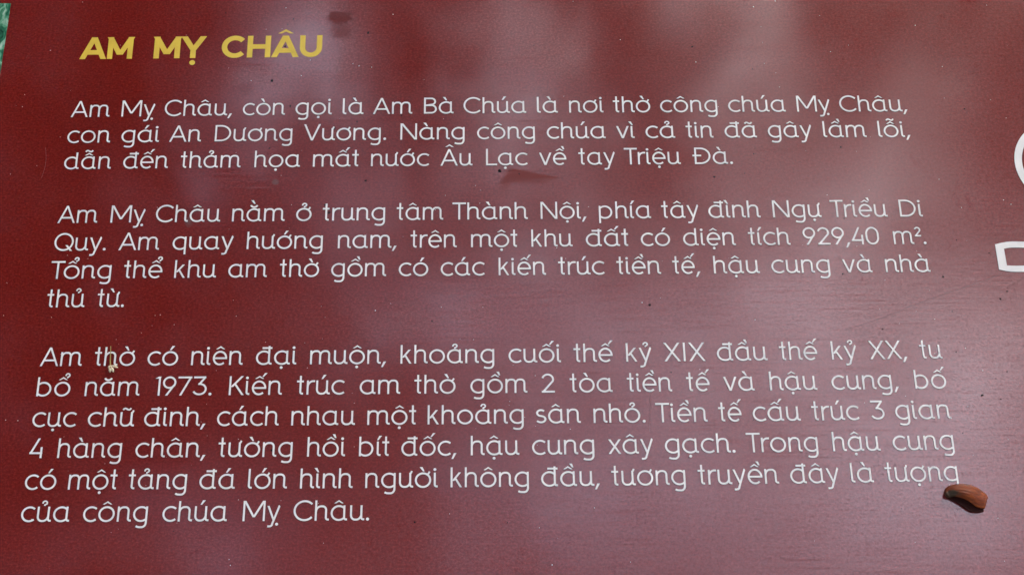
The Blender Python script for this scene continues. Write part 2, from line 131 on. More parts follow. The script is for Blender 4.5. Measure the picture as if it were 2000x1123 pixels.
LSB.update({c: .05 for c in 'aodqcegCQĐđ'}); LSB.update({'I': .115, 'g': .058, 'đ': .055}); LSB.update({'t': .02, 'A': .01, 'V': .0, 'v': .01, 'y': .01, 'x': .015, 's': .04, 'T': .02, 'X': .01, 'Y': .0, '.': .055, ',': .0, '1': .02, '2': .04, '3': .03, '4': .03, '7': .04, '9': .045, '0': .055, '²': .05})
RSB = {c: .035 for c in 'adđhnmuiılt'}
RSB.update({c: .055 for c in 'obepD Đ'}); RSB.update({'g': .08, 'q': .075, 'c': .02, 'e': .045, 'r': -.01, 'C': .02, 'Q': .03, 'M': .07, 'N': .07, 'H': .07, 'I': .115, 'A': .01, 'B': .04, 'K': .0, 'L': .0, 'T': .0, 'V': .0, 'v': .01, 'y': .01, 'x': .015, 's': .03, 'X': .01, 'U': .07, 'Y': .0, '1': .06, '2': .035, '3': .04, '4': .03, '7': .03, '9': .04, '0': .05, '.': .0, ',': .03, '²': .05, 'Đ': .055})
CEN = {'a': .375, 'o': .389, 'e': .36, 'u': .30, 'i': .054, 'y': .33, 'A': .485, 'Y': .435}
CIRC, BREVE, HORN, HOOK, TILDE, ACUTE, GRAVE, DOT = '\u0302\u0306\u031b\u0309\u0303\u0301\u0300\u0323'
def wedge(pts): return ('p', pts)
def marks(base, ms, S):
    cx = CEN.get(base.lower() if base not in 'AY' else base, .35); out = []
    up = .285 if base in 'AY' else 0
    bold = S > .15
    ab = [m for m in ms if m in (HOOK, TILDE, ACUTE, GRAVE)]
    low = CIRC in ms and TILDE in ms
    if CIRC in ms:
        y = up + (-.035 if low else 0)
        if bold: out.append(('q', [(cx-.23, y+.835), (cx, y+.955), (cx+.23, y+.835)], .12))
        else: out.append(('q', [(cx-.18, y+.872), (cx, y+.972), (cx+.18, y+.872)], .085))
    if BREVE in ms:
        out.append(('r', arc(cx, .985, .175, .155, 197, 343, 9), 0, .095))
    top = CIRC in ms or BREVE in ms
    if HOOK in ms:
        hx, hy, k = (cx+.20, .165, .88) if top else (cx+.02, 0, 1)
        # small question-mark shape
        p = [(-.105, .90)] + [(q[0], q[1]) for q in arc(0, .935, .10, .085, 175, -55, 10)] + [(.0, .835), (-.01, .785)]
        out.append(('r', [(hx + a*k, hy + b + (0)) for a, b in p], 0, .072))
    if TILDE in ms:
        y = 1.075 if low else .90
        out.append(('r', [(cx + a, y + b) for a, b in [(-.19, -.04), (-.155, .012), (-.10, .04), (-.045, .025), (.03, -.022), (.085, -.035), (.135, -.015), (.18, .05)]], 0, .082))
    if ACUTE in ms:
        if top: out.append(wedge([(cx+.13, .955), (cx+.195, .955), (cx+.375, 1.155), (cx+.25, 1.155)]))
        else: out.append(wedge([(cx-.05, .82), (cx+.025, .82), (cx+.19, 1.04), (cx+.06, 1.04)]))
    if GRAVE in ms:
        if top and BREVE in ms: out.append(wedge([(cx-.01, 1.03), (cx+.065, 1.03), (cx-.04, 1.23), (cx-.17, 1.23)]))
        elif top: out.append(wedge([(cx+.19, .945), (cx+.26, .945), (cx+.20, 1.135), (cx+.07, 1.135)]))
        else: out.append(wedge([(cx-.005, .815), (cx+.07, .815), (cx-.03, 1.03), (cx-.165, 1.03)]))
    if DOT in ms:
        dx = .50 if base == 'y' else cx
        out.append(('d', dx, -.21 if bold else -.16, .11 if bold else .07))
    if HORN in ms:
        if base == 'o': out.append(('r', [(.585, .655), (.645, .70), (.70, .80)], 0, .085))
        else: out.append(('r', [(.525, .70), (.575, .745), (.61, .835)], 0, .085))
    return out
STRETCH = {'M': 1.06, 'N': 1.085, 'D': 1.055, 'Đ': 1.045, 'L': 1.15, 'B': 1.07, 'V': 1.045, 'K': 1.05, 'T': 1.06, 'A': .975, 'Q': .97, 'C': 1.025, 'v': 1.05, 'y': 1.01, 'u': 1.02, 'x': .985, '7': 1.02, 's': 1.03, 'k': .985, 'e': .985, 't': .97}
def shape(ch, S=.108, cache={}):
    """(width, primitives) of one written character"""
    if S not in cache:
        cache[S] = g = glyphs(S)
        if S < .15:
            for c, k in STRETCH.items():
                w, pr = g[c]
                g[c] = (w*k, [(p[0], [(q[0]*k, q[1]) for q in p[1]]) + tuple(p[2:]) if p[0] in 'rp' else p for p in pr])
    G = cache[S]
    if ch in G: return G[ch]
    d = unicodedata.normalize('NFD', ch); b, ms = d[0], list(d[1:])
    key = 'ı' if b == 'i' and any(m in (ACUTE, GRAVE, HOOK) for m in ms) else b
    w, s = G[key]
    return (w, s + marks(b, ms, S))
def base(ch):
    return ch if ch in 'đĐ²ı' else unicodedata.normalize('NFD', ch)[0]
def ribbon(pts, w, closed):
    """left and right edges of a stroke with mitred joints"""
    p = []
    for q in pts:
        if not p or math.hypot(q[0]-p[-1][0], q[1]-p[-1][1]) > 1e-4: p.append(q)
    if closed and math.hypot(p[0][0]-p[-1][0], p[0][1]-p[-1][1]) < 1e-4: p.pop()
    n = len(p); L = []; Rr = []
    for i in range(n):
        a = p[i-1] if (i or closed) else None; b = p[(i+1) % n] if (i < n-1 or closed) else None
        def un(u, v):
            l = math.hypot(v[0]-u[0], v[1]-u[1]); return ((v[0]-u[0])/l, (v[1]-u[1])/l)
        d0 = un(a, p[i]) if a else un(p[i], b); d1 = un(p[i], b) if b else d0
        nx, ny = -(d0[1]+d1[1]), d0[0]+d1[0]; l = math.hypot(nx, ny) or 1; nx /= l; ny /= l
        m = min(1.8, 1/max(.3, nx*-d0[1] + ny*d0[0]))*w/2
        L.append((p[i][0]+nx*m, p[i][1]+ny*m)); Rr.append((p[i][0]-nx*m, p[i][1]-ny*m))
    return L, Rr
def polys(ch, S=.108):
    """list of solids: ('strip', L, R, closed) or ('poly', pts)"""
    out = []
    def add(prims, k=1, ox=0, oy=0, S=S):
        T = lambda q: (q[0]*k+ox, q[1]*k+oy)
        for s in prims:
            if s[0] == 'r':
                c = len(s) > 2 and s[2] == 1; w = s[3] if len(s) > 3 else S
                L, Rr = ribbon([T(q) for q in s[1]], w*(k if k == 1 else .80), c); out.append(('strip', L, Rr, c))
            elif s[0] == 'q':       # chevron with level feet
                (x0, y0), (x1, y1), (x2, y2) = s[1]; w = s[2]
                v = w*.52/((y1-y0)/math.hypot(x1-x0, y1-y0)) * .5
                t = w*.62
                out.append(('strip', [(x0-v, y0-.02), (x1, y1+t*.75), (x2+v, y2-.02)], [(x0+v, y0-.02), (x1, y1-t*.75), (x2-v, y2-.02)], False))
            elif s[0] == 'd': out.append(('poly', [T(q) for q in arc(s[1], s[2], s[3], s[3], 0, 360, 18)[:-1]]))
            elif s[0] == 'p': out.append(('poly', [T(q) for q in s[1]]))
            elif s[0] == 't': add(s[1], s[2], s[3], s[4])
    add(shape(ch, S)[1])
    return out
KERN = {('A', 'm'): 0, ('T', 'r'): -.03, ('T', 'ồ'): -.06, ('T', 'ổ'): -.08, ('V', 'ư'): -.0}
def layout(word, S=.108, track=0):
    """[(char, x)], ink width"""
    x = 0; out = []
    for i, ch in enumerate(word):
        b = base(ch)
        if i: x += LSB.get(b, .05) + track + KERN.get((word[i-1], ch), 0)
        out.append((ch, x)); x += shape(ch, S)[0]
        if i < len(word)-1: x += RSB.get(b, .05)
    return out, x
def ink(word, S=.108, track=0):
    P = []
    for ch, x in layout(word, S, track)[0]:
        for s in polys(ch, S):
            for q in (s[1]+s[2] if s[0] == 'strip' else s[1]): P.append((q[0]+x, q[1]))
    return P
# ------------------------------------------------------------------ materials
def mat(name, rough=.5, color=(.5, .5, .5), spec=.5):
    m = bpy.data.materials.new(name); m.use_nodes = True
    b = m.node_tree.nodes['Principled BSDF']
    b.inputs['Base Color'].default_value = (*color, 1); b.inputs['Roughness'].default_value = rough
    b.inputs['Specular IOR Level'].default_value = spec
    return m, m.node_tree, b
def N(nt, t, **k):
    n = nt.nodes.new(t)
    for a, v in k.items():
        if a.startswith('i_'): n.inputs[a[2:].replace('_', ' ')].default_value = v
        else: setattr(n, a, v)
    return n
def mth(nt, op, a, b=None, c=None, clamp=False):
    n = nt.nodes.new('ShaderNodeMath'); n.operation = op; n.use_clamp = clamp
    for i, v in enumerate((a, b, c)):
        if v is None: continue
        if isinstance(v, (int, float)): n.inputs[i].default_value = v
        else: nt.links.new(v, n.inputs[i])
    return n.outputs[0]
def ramp(nt, src, stops):
    r = nt.nodes.new('ShaderNodeValToRGB'); e = r.color_ramp.elements
    while len(e) < len(stops): e.new(.5)
    for q, (p, c) in zip(e, stops): q.position = p; q.color = (*c, 1) if len(c) == 3 else c
    nt.links.new(src, r.inputs[0]); return r.outputs[0]
def mixc(nt, f, a, b, mode='MIX'):
    n = nt.nodes.new('ShaderNodeMix'); n.data_type = 'RGBA'; n.blend_type = mode
    for s, v in ((n.inputs[0], f), (n.inputs[6], a), (n.inputs[7], b)):
        if isinstance(v, (int, float)): s.default_value = v
        elif isinstance(v, tuple): s.default_value = (*v, 1)
        else: nt.links.new(v, s)
    return n.outputs[2]
def noise_tex(nt, vec, scale, detail=3, rough=.5, dist=0):
    n = nt.nodes.new('ShaderNodeTexNoise'); n.inputs['Scale'].default_value = scale; n.inputs['Detail'].default_value = detail
    n.inputs['Roughness'].default_value = rough; n.inputs['Distortion'].default_value = dist
    nt.links.new(vec, n.inputs['Vector']); return n.outputs['Fac']
def scaled(nt, vec, s):
    n = nt.nodes.new('ShaderNodeMapping'); n.inputs['Scale'].default_value = s; nt.links.new(vec, n.inputs['Vector']); return n.outputs[0]
def film_relief(nt, vec, b, ridge, grain):
    """laminate film: fine level ridges, orange-peel grain and slow waviness"""
    r1 = noise_tex(nt, scaled(nt, vec, (24, 620, 1)), 1, 2, .5)
    r2 = noise_tex(nt, scaled(nt, vec, (20, 260, 1)), 1, 2, .5)
    patch = ramp(nt, noise_tex(nt, scaled(nt, vec, (5, 9, 1)), 1, 3, .55), [(.40, (0, 0, 0)), (.62, (1, 1, 1))])
    g = noise_tex(nt, vec, 900, 3, .6)
    slow = noise_tex(nt, vec, 22, 2, .5)
    rid = mth(nt, 'MULTIPLY', mth(nt, 'ADD', r1, mth(nt, 'MULTIPLY', r2, .35)), mth(nt, 'MULTIPLY_ADD', patch, .75, .25))
    hgt = mth(nt, 'ADD', mth(nt, 'MULTIPLY', rid, ridge), mth(nt, 'MULTIPLY', g, grain))
    hgt = mth(nt, 'ADD', hgt, mth(nt, 'MULTIPLY', slow, .00004))
    bp = nt.nodes.new('ShaderNodeBump'); bp.inputs['Strength'].default_value = 1; bp.inputs['Distance'].default_value = 1
    nt.links.new(hgt, bp.inputs['Height']); nt.links.new(bp.outputs[0], b.inputs['Normal'])
def red_film(name, dirty=True):
    m, nt, b = mat(name, .2, (.13, .011, .010), .5)
    co = nt.nodes.new('ShaderNodeTexCoord').outputs['Object']
    sep = nt.nodes.new('ShaderNodeSeparateXYZ'); nt.links.new(co, sep.inputs[0]); x, y = sep.outputs[0], sep.outputs[1]
    f1 = noise_tex(nt, co, 9, 4, .6)
    col = ramp(nt, f1, [(.3, (.108, .0064, .0048)), (.7, (.134, .0080, .0060))])
    # fine print grain
    gr = noise_tex(nt, scaled(nt, co, (620, 760, 1)), 1, 3, .75)
    gl = noise_tex(nt, scaled(nt, co, (20, 760, 1)), 1, 1, .5)
    col = mixc(nt, .6, col, ramp(nt, gr, [(.32, (.052, .0018, .0016)), (.5, (.120, .0066, .0052)), (.68, (.22, .018, .014))]))
    # dusty film rubbed away in scratches; pink reflected light painted in towards lower right
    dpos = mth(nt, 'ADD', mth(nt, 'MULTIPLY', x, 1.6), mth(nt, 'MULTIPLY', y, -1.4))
    dust_sheen = mth(nt, 'ADD', mth(nt, 'MULTIPLY_ADD', dpos, .8, .26, True), mth(nt, 'MULTIPLY_ADD', noise_tex(nt, co, 14, 5, .65), .5, -.25))
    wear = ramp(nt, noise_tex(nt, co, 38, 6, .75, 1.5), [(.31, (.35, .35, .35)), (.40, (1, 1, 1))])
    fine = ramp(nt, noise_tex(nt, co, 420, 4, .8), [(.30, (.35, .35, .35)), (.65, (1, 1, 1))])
    dust_sheen = mth(nt, 'MULTIPLY', mth(nt, 'MULTIPLY', dust_sheen, wear), fine, None, True)
    col = mixc(nt, mth(nt, 'MULTIPLY', dust_sheen, .19), col, (.50, .20, .19))
    # pale scuffs on the left side
    sc = ramp(nt, noise_tex(nt, co, 60, 7, .8, .6), [(.66, (0, 0, 0)), (.80, (1, 1, 1))])
    col = mixc(nt, mth(nt, 'MULTIPLY', sc, .12), col, (.35, .27, .25))
    # dried water stain by the heading, other smudges
    wob = noise_tex(nt, co, 170, 4, .7); wob2 = noise_tex(nt, co, 520, 4, .7)
    def blob(cx, cy, rx, ry, soft=.35, wv=1.1):
        dx = mth(nt, 'DIVIDE', mth(nt, 'SUBTRACT', x, cx/1000), rx/1000); dy = mth(nt, 'DIVIDE', mth(nt, 'SUBTRACT', y, cy/1000), ry/1000)
        d = mth(nt, 'SQRT', mth(nt, 'ADD', mth(nt, 'MULTIPLY', dx, dx), mth(nt, 'MULTIPLY', dy, dy)))
        d = mth(nt, 'ADD', d, mth(nt, 'MULTIPLY_ADD', wob, wv*2, -wv)); d = mth(nt, 'ADD', d, mth(nt, 'MULTIPLY_ADD', wob2, wv, -wv/2))
        return mth(nt, 'MULTIPLY', mth(nt, 'SUBTRACT', 1 + soft/2, d), 1/soft, None, True)
    (s0, s1, m0, m1, g0, g1, h0, h1) = STAIN
    stain = mth(nt, 'ADD', blob(s0[0], s0[1]-1.2, 9.5, 4.6, .35, .75), mth(nt, 'MULTIPLY', blob(s1[0]+.8, s1[1]-3.0, 7.5, 7.0, .5, .8), .6), None, True)
    # smear with a straight upper edge and a tail running down to the left
    (a, bb, c, d0, e0) = SMEAR
    def side(p, q, k):   # positive on the left of p->q
        ex, ey = q[0]-p[0], q[1]-p[1]; l = math.hypot(ex, ey)
        t = mth(nt, 'ADD', mth(nt, 'MULTIPLY', x, -ey/l*1000), mth(nt, 'MULTIPLY', y, ex/l*1000))
        t = mth(nt, 'ADD', t, (ey*p[0]-ex*p[1])/l)
        t = mth(nt, 'ADD', t, mth(nt, 'MULTIPLY_ADD', wob, k*2.4, -k*1.2))
        return mth(nt, 'MULTIPLY_ADD', t, -1/k, .5, True)
    up = side(a, bb, .5); lo = side((d0[0]-6, d0[1]-3.2), (bb[0], bb[1]-2.2), -4); lo = mth(nt, 'MULTIPLY', lo, side((a[0]-4, a[1]), (e0[0]-6, e0[1]), -3))
    tail_ = mth(nt, 'MULTIPLY', side((a[0]+2, a[1]), (e0[0]+5, e0[1]), 4), side((a[0]-5, a[1]), (e0[0]-4, e0[1]), -3))
    tail_ = mth(nt, 'MULTIPLY', mth(nt, 'MULTIPLY', tail_, side(a, bb, 2)), mth(nt, 'MULTIPLY_ADD', y, 60, -(e0[1]-2)*.06, True))
    ex_ = mth(nt, 'MULTIPLY', mth(nt, 'MULTIPLY_ADD', x, -150, (bb[0]+5)*.15, True), 1)
    smear = mth(nt, 'MAXIMUM', mth(nt, 'MULTIPLY', mth(nt, 'MULTIPLY', up, lo), ex_), mth(nt, 'MULTIPLY', tail_, .7))
    grey = mth(nt, 'ADD', blob(g0[0], g0[1], 2.0, 1.9, .8, .6), blob(g1[0], g1[1], 2.0, 3.0, .8, 1.2), None, True)
    faint = blob(h0[0], h0[1], 4.5, 4, .9, .8)
    col = mixc(nt, mth(nt, 'MULTIPLY', stain, .5), col, (.070, .016, .014))
    col = mixc(nt, mth(nt, 'MULTIPLY', smear, .8), col, (.125, .016, .011))
    col = mixc(nt, mth(nt, 'MULTIPLY', grey, .5), col, (.10, .075, .07))
    col = mixc(nt, mth(nt, 'MULTIPLY', faint, .3), col, (.09, .02, .018))
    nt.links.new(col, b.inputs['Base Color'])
    matte = mth(nt, 'MAXIMUM', mth(nt, 'MAXIMUM', stain, smear), mth(nt, 'MAXIMUM', grey, mth(nt, 'MULTIPLY', faint, .25)))
    spec = mth(nt, 'MULTIPLY_ADD', matte, -.6, SPEC)
    spec = mth(nt, 'MULTIPLY', spec, mth(nt, 'MULTIPLY_ADD', wear, .12, .92))
    spec = mth(nt, 'MULTIPLY', spec, mth(nt, 'MULTIPLY_ADD', gr, 3.4, -.7)); pt = mth(nt, 'MULTIPLY_ADD', noise_tex(nt, scaled(nt, co, (6, 11, 1)), 1, 3, .55), 7.0, -2.4, True)
    gl = mth(nt, 'MULTIPLY_ADD', mth(nt, 'SUBTRACT', gl, .5), mth(nt, 'MULTIPLY_ADD', pt, 1.15, .25), 1.0)
    spec = mth(nt, 'MULTIPLY', spec, gl, None, True)
    nt.links.new(spec, b.inputs['Specular IOR Level'])
    rg = mth(nt, 'MULTIPLY_ADD', noise_tex(nt, co, 30, 4, .6), .08, ROUGH-.04)
    rg = mth(nt, 'ADD', rg, mth(nt, 'MULTIPLY', dust_sheen, .10)); rg = mth(nt, 'ADD', rg, mth(nt, 'MULTIPLY', matte, .12))
    nt.links.new(rg, b.inputs['Roughness'])
    film_relief(nt, co, b, RIDGE, GRAIN)
    return m
ROUGH, RIDGE, GRAIN, SPEC = .09, .000014, .000007, 1.0
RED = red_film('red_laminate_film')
def white_film(name, c1, c2, rough):
    m, nt, b = mat(name, rough, c1)
    g = nt.nodes.new('ShaderNodeNewGeometry').outputs['Position']
    f = noise_tex(nt, g, 45, 5, .7)
    col = ramp(nt, f, [(.3, c2), (.55, c1)])
    sp = ramp(nt, noise_tex(nt, g, 260, 4, .8), [(.70, (0, 0, 0)), (.80, (1, 1, 1))])
    col = mixc(nt, mth(nt, 'MULTIPLY', sp, .25), col, (.25, .22, .2))
    nt.links.new(col, b.inputs['Base Color'])
    bp = nt.nodes.new('ShaderNodeBump'); bp.inputs['Distance'].default_value = 1; bp.inputs['Strength'].default_value = 1
    nt.links.new(mth(nt, 'MULTIPLY', noise_tex(nt, g, 900, 3, .6), .000008), bp.inputs['Height']); nt.links.new(bp.outputs[0], b.inputs['Normal'])
    return m
WHITE = white_film('white_letter_face', (.68, .65, .615), (.61, .58, .545), .30)
EDGE = mat('letter_edge_dark', .8, (.02, .018, .018), .1)[0]  # near-black side walls around the raised white letters
YELLOW = white_film('yellow_print', (.60, .42, .05), (.50, .34, .04), .25)
ALU = mat('aluminium_edge', .4, (.35, .35, .36))[0]; ALU.node_tree.nodes['Principled BSDF'].inputs['Metallic'].default_value = .9
# ------------------------------------------------------------------ mesh helpers
def mesh_obj(name, verts, faces, mats, parent=None, midx=None, smooth=False):
    me = bpy.data.meshes.new(name); me.from_pydata(verts, [], faces)
    for m in mats: me.materials.append(m)
    if midx: me.polygons.foreach_set('material_index', midx)
    if smooth: me.polygons.foreach_set('use_smooth', [True]*len(faces))
    me.update()
    o = bpy.data.objects.new(name, me); C.objects.link(o); o.parent = parent
    return o
def tag(o, label=None, cat=None, group=None, kind=None):
    for k, v in (('label', label), ('category', cat), ('group', group), ('kind', kind)):
        if v: o[k] = v
    return o
def thing(name, label, cat, loc=(0, 0, 0), rot=(0, 0, 0)):
    o = bpy.data.objects.new(name, None); C.objects.link(o); o.location = loc; o.rotation_euler = rot; o.empty_display_size = .05
    return tag(o, label, cat)
class MB:
    def __init__(s): s.v, s.f, s.m = [], [], []
    def solid(s, L, Rr, closed, z0, z1, side=1, cap=0):
        """a ribbon between edge lines L and Rr, from height z0 to z1"""
        n = len(L); o = len(s.v)
        for z in (z1, z0):
            s.v += [(*p, z) for p in L] + [(*p, z) for p in Rr]
        t, u = o, o + 2*n
        for i in range(n if closed else n-1):
            j = (i+1) % n
            s.f.append((t+i, t+n+i, t+n+j, t+j)); s.m.append(cap)
            s.f.append((t+i, t+j, u+j, u+i)); s.m.append(side)
            s.f.append((t+n+j, t+n+i, u+n+i, u+n+j)); s.m.append(side)
        if not closed:
            s.f += [(t, u, u+n, t+n), (t+n-1, t+2*n-1, u+2*n-1, u+n-1)]; s.m += [side, side]
    def poly(s, P, z0, z1, side=1, cap=0):
        a = sum(P[i-1][0]*P[i][1]-P[i][0]*P[i-1][1] for i in range(len(P)))
        if a < 0: P = P[::-1]
        n = len(P); o = len(s.v)
        s.v += [(*p, z1) for p in P] + [(*p, z0) for p in P]
        s.f.append(tuple(range(o, o+n))); s.m.append(cap)
        for i in range(n):
            j = (i+1) % n; s.f.append((o+i, o+n+i, o+n+j, o+j)); s.m.append(side)
    def build(s, name, mats, parent=None, smooth=False): return mesh_obj(name, s.v, s.f, mats, parent, s.m, smooth)
# ------------------------------------------------------------------ the sign board
TILT, POS = R(40), (0, 0, 1.15)
sign = thing('information_sign', 'dark red information board with yellow heading and white Vietnamese text', 'sign', POS, (TILT, 0, 0))
def slab(name, x0, x1, y0, y1, z0, z1, mats, parent, bev=.001):
    bm = bmesh.new(); bmesh.ops.create_cube(bm, size=1)
    for v in bm.verts: v.co = ((x0+x1)/2+v.co.x*(x1-x0), (y0+y1)/2+v.co.y*(y1-y0), (z0+z1)/2+v.co.z*(z1-z0))
    bmesh.ops.bevel(bm, geom=bm.edges[:], offset=bev, segments=2, affect='EDGES')
    me = bpy.data.meshes.new(name); bm.to_mesh(me); bm.free()
    for m in mats: me.materials.append(m)
    o = bpy.data.objects.new(name, me); C.objects.link(o); o.parent = parent; return o
slab('panel', -.62, .66, -.32, .34, -.006, 0, [RED], sign)
# raised white letters: one mesh per character, shared by its repeats
CAP = .01244; HT = .0004
glyph_cache = {}
def glyph_mesh(ch, S, cap, z0, z1, mats, key):
    k = (ch, key)
    if k not in glyph_cache:
        b = MB()
        for i, p in enumerate(polys(ch, S)):
            e = i*.000012; sc = lambda L: [(q[0]*cap, q[1]*cap) for q in L]
            if p[0] == 'strip': b.solid(sc(p[1]), sc(p[2]), p[3], z0, z1+e)
            else: b.poly(sc(p[1]), z0, z1+e)
        me = bpy.data.meshes.new('letter'); me.from_pydata(b.v, [], b.f)
        for m in mats: me.materials.append(m)
        me.polygons.foreach_set('material_index', b.m); me.update(); glyph_cache[k] = me
    return glyph_cache[k]
def set_word(text, x, y, ang, sx, S, cap, z0, z1, mats, key, label=None):
    w = bpy.data.objects.new('word', None); C.objects.link(w); w.parent = sign; w.empty_display_size = .005
    w.location = (x/1000, y/1000, 0); w.rotation_euler = (0, 0, ang/1000); w.scale = (sx, 1, 1)
    if label: w['label'] = label
    for ch, gx in layout(text, S)[0]:
        g = bpy.data.objects.new('letter', glyph_mesh(ch, S, cap, z0, z1, mats, key)); C.objects.link(g)
        g.parent = w; g.location = (gx*cap, 0, 0)
for t in TITLE: set_word(*t, .208, .01752, 0, .00006, [YELLOW, YELLOW], 'title', 'bold yellow word of the heading')
for ln in LINES:
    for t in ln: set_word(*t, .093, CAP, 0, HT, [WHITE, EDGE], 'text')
mm = lambda p: (p[0]/1000, p[1]/1000)
# ring and bold letter of the emblem at the right edge
b = MB()
(ro, ri, rt, rb) = RING
rad = .0335; cx = ro[0]/1000 + rad; cy = (rt[1]+rb[1])/2000; wd = (ri[0]-ro[0])/1000
b.solid([(cx+rad*math.cos(R(a)), cy+rad*math.sin(R(a))) for a in range(0, 360, 3)], [(cx+(rad-wd)*math.cos(R(a)), cy+(rad-wd)*math.sin(R(a))) for a in range(0, 360, 3)], True, 0, .0004)
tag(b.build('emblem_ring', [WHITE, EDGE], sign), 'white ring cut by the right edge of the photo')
def smooth_line(P, n=8):
    out = []
    for i in range(len(P)-1):
        for k in range(n):
            t = k/n; p0, p1, p2, p3 = P[max(i-1, 0)], P[i], P[i+1], P[min(i+2, len(P)-1)]
            out.append(tuple(.5*(2*p1[j]+(p2[j]-p0[j])*t+(2*p0[j]-5*p1[j]+4*p2[j]-p3[j])*t*t+(3*p1[j]-p0[j]-3*p2[j]+p3[j])*t**3) for j in (0, 1)))
    return out + [tuple(P[-1])]
to, bo = [mm(p) for p in LOGO_D_OUT], [mm(p) for p in LOGO_D_OUTB]; ti, bi = [mm(p) for p in LOGO_D_IN], [mm(p) for p in LOGO_D_INB]
xe = to[-1][0]; yc = (to[-1][1]+bo[-1][1])/2; ho = (to[-1][1]-bo[-1][1])/2; hi = (ti[-1][1]-bi[-1][1])/2; yci = (ti[-1][1]+bi[-1][1])/2
outer = smooth_line(to) + [(xe+.004+ho*.8*math.cos(R(a)), yc+ho*math.sin(R(a))) for a in range(85, -90, -8)] + smooth_line(bo)[::-1]
inner = smooth_line(ti) + [(xe+.004+hi*.8*math.cos(R(a)), yci+hi*math.sin(R(a))) for a in range(85, -90, -8)] + smooth_line(bi)[::-1]
def resample(P, n):
    P = [Vector((*p, 0)) if len(p) == 2 else Vector(p) for p in P]; d = [0]
    for a, c in zip(P, P[1:]): d.append(d[-1]+(c-a).length)
    out = []
    for k in range(n):
        s = d[-1]*k/(n-1); i = max(j for j in range(len(P)) if d[j] <= s+1e-12); i = min(i, len(P)-2)
        out.append(P[i].lerp(P[i+1], (s-d[i])/(d[i+1]-d[i])))
    return out
def rs(P, n): return [(p.x, p.y) for p in resample(P, n)]
Lo = rs(smooth_line(to), 24) + rs([smooth_line(to)[-1]] + outer[len(smooth_line(to)):-len(smooth_line(bo))] + [smooth_line(bo)[-1]], 24)[1:-1] + rs(smooth_line(bo)[::-1], 24)
Li = rs(smooth_line(ti), 24) + rs([smooth_line(ti)[-1]] + inner[len(smooth_line(ti)):-len(smooth_line(bi))] + [smooth_line(bi)[-1]], 24)[1:-1] + rs(smooth_line(bi)[::-1], 24)
b = MB(); b.solid(Lo, Li, True, 0, .0004)
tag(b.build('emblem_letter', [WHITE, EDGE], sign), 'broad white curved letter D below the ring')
# the printed picture whose corner shows at the top left
PIC, nt, pb = mat('printed_picture', .2, (.1, .2, .1))
co = nt.nodes.new('ShaderNodeTexCoord').outputs['Object']
f = noise_tex(nt, scaled(nt, co, (160, 90, 1)), 1, 3, .55, 1.2)
col = ramp(nt, f, [(.30, (.003, .03, .016)), (.43, (.02, .12, .06)), (.52, (.08, .25, .14)), (.62, (.26, .38, .28)), (.75, (.42, .50, .42))])
nt.links.new(col, pb.inputs['Base Color']); film_relief(nt, co, pb, RIDGE, GRAIN)
(c0, c1) = PICTURE; x1 = c0[0]/1000; y1 = c0[1]/1000; xb = c1[0]/1000; yb = c1[1]/1000
b = MB(); k = (xb-x1)/(yb-y1)
b.poly([(x1, y1), (-.60, y1+.0035), (-.60, -.29), (x1+k*(-.29-y1), -.29)], 0, .00012); tag(b.build('printed_picture', [PIC, PIC], sign), 'green leafy picture showing at the upper left corner')
# dirt on the board
rnd = random.Random(4)
DIRT = mat('dark_dirt', .9, (.008, .004, .004), .05)[0]; PALE = mat('pale_grit', .7, (.55, .50, .45))[0]; RUST = mat('red_brown_dirt', .8, (.10, .022, .015), .3)[0]
def speck(b, x, y, r, m, ht=.35):
    n = 9; P = []; a0 = rnd.random()*6; e = rnd.uniform(.65, 1)
    for i in range(n):
        q = r*rnd.uniform(.75, 1.15); a = 2*math.pi*i/n; u, v = q*math.cos(a), q*e*math.sin(a)
        P.append((x+u*math.cos(a0)-v*math.sin(a0), y+u*math.sin(a0)+v*math.cos(a0)))
    o = len(b.v); h = r*ht
    b.v += [(*p, 0) for p in P] + [(x+(p[0]-x)*.55, y+(p[1]-y)*.55, h) for p in P]
    for i in range(n):
        j = (i+1) % n; b.f.append((o+i, o+j, o+n+j, o+n+i)); b.m.append(m)
    b.f.append(tuple(range(o+n, o+2*n))); b.m.append(m)
b = MB()
for x, y, r in DARK: speck(b, x/1000, y/1000, r/1000*1.15, 0)
for x, y, r in LIGHT: speck(b, x/1000, y/1000, r/1000*.62, 1)
for i in range(700):     # tiny grit everywhere, more of it towards the right
    x = rnd.uniform(-.40, .42); y = rnd.uniform(-.24, .22); t = rnd.random()
    if rnd.random() > .45 + x*1.2: 
        if t < .5: speck(b, x, y, rnd.uniform(.00010, .00028), 1)
    else: speck(b, x, y, rnd.uniform(.00014, .00036), 0 if t < .2 else 2 if t < .75 else 1)
tag(b.build('dirt_specks', [DIRT, PALE, RUST]), 'dark and pale grit scattered over the red board', 'dirt', kind='stuff')
dirt = bpy.data.objects['dirt_specks']; dirt.location = POS; dirt.rotation_euler = (TILT, 0, 0)
SCR = mat('scratch_line', .3, (.11, .013, .012), .72)[0]
for i, L in enumerate(SCRATCH):
    P = [mm(p) for p in L]; P = smooth_line(P, 5); w = (.00034, .0002, .0002, .00026)[i]
    Ll, Lr = ribbon(P, w, False); b = MB(); b.solid(Ll, Lr, False, 0, .000025, 0); b.build('scratch', [SCR, SCR], sign)
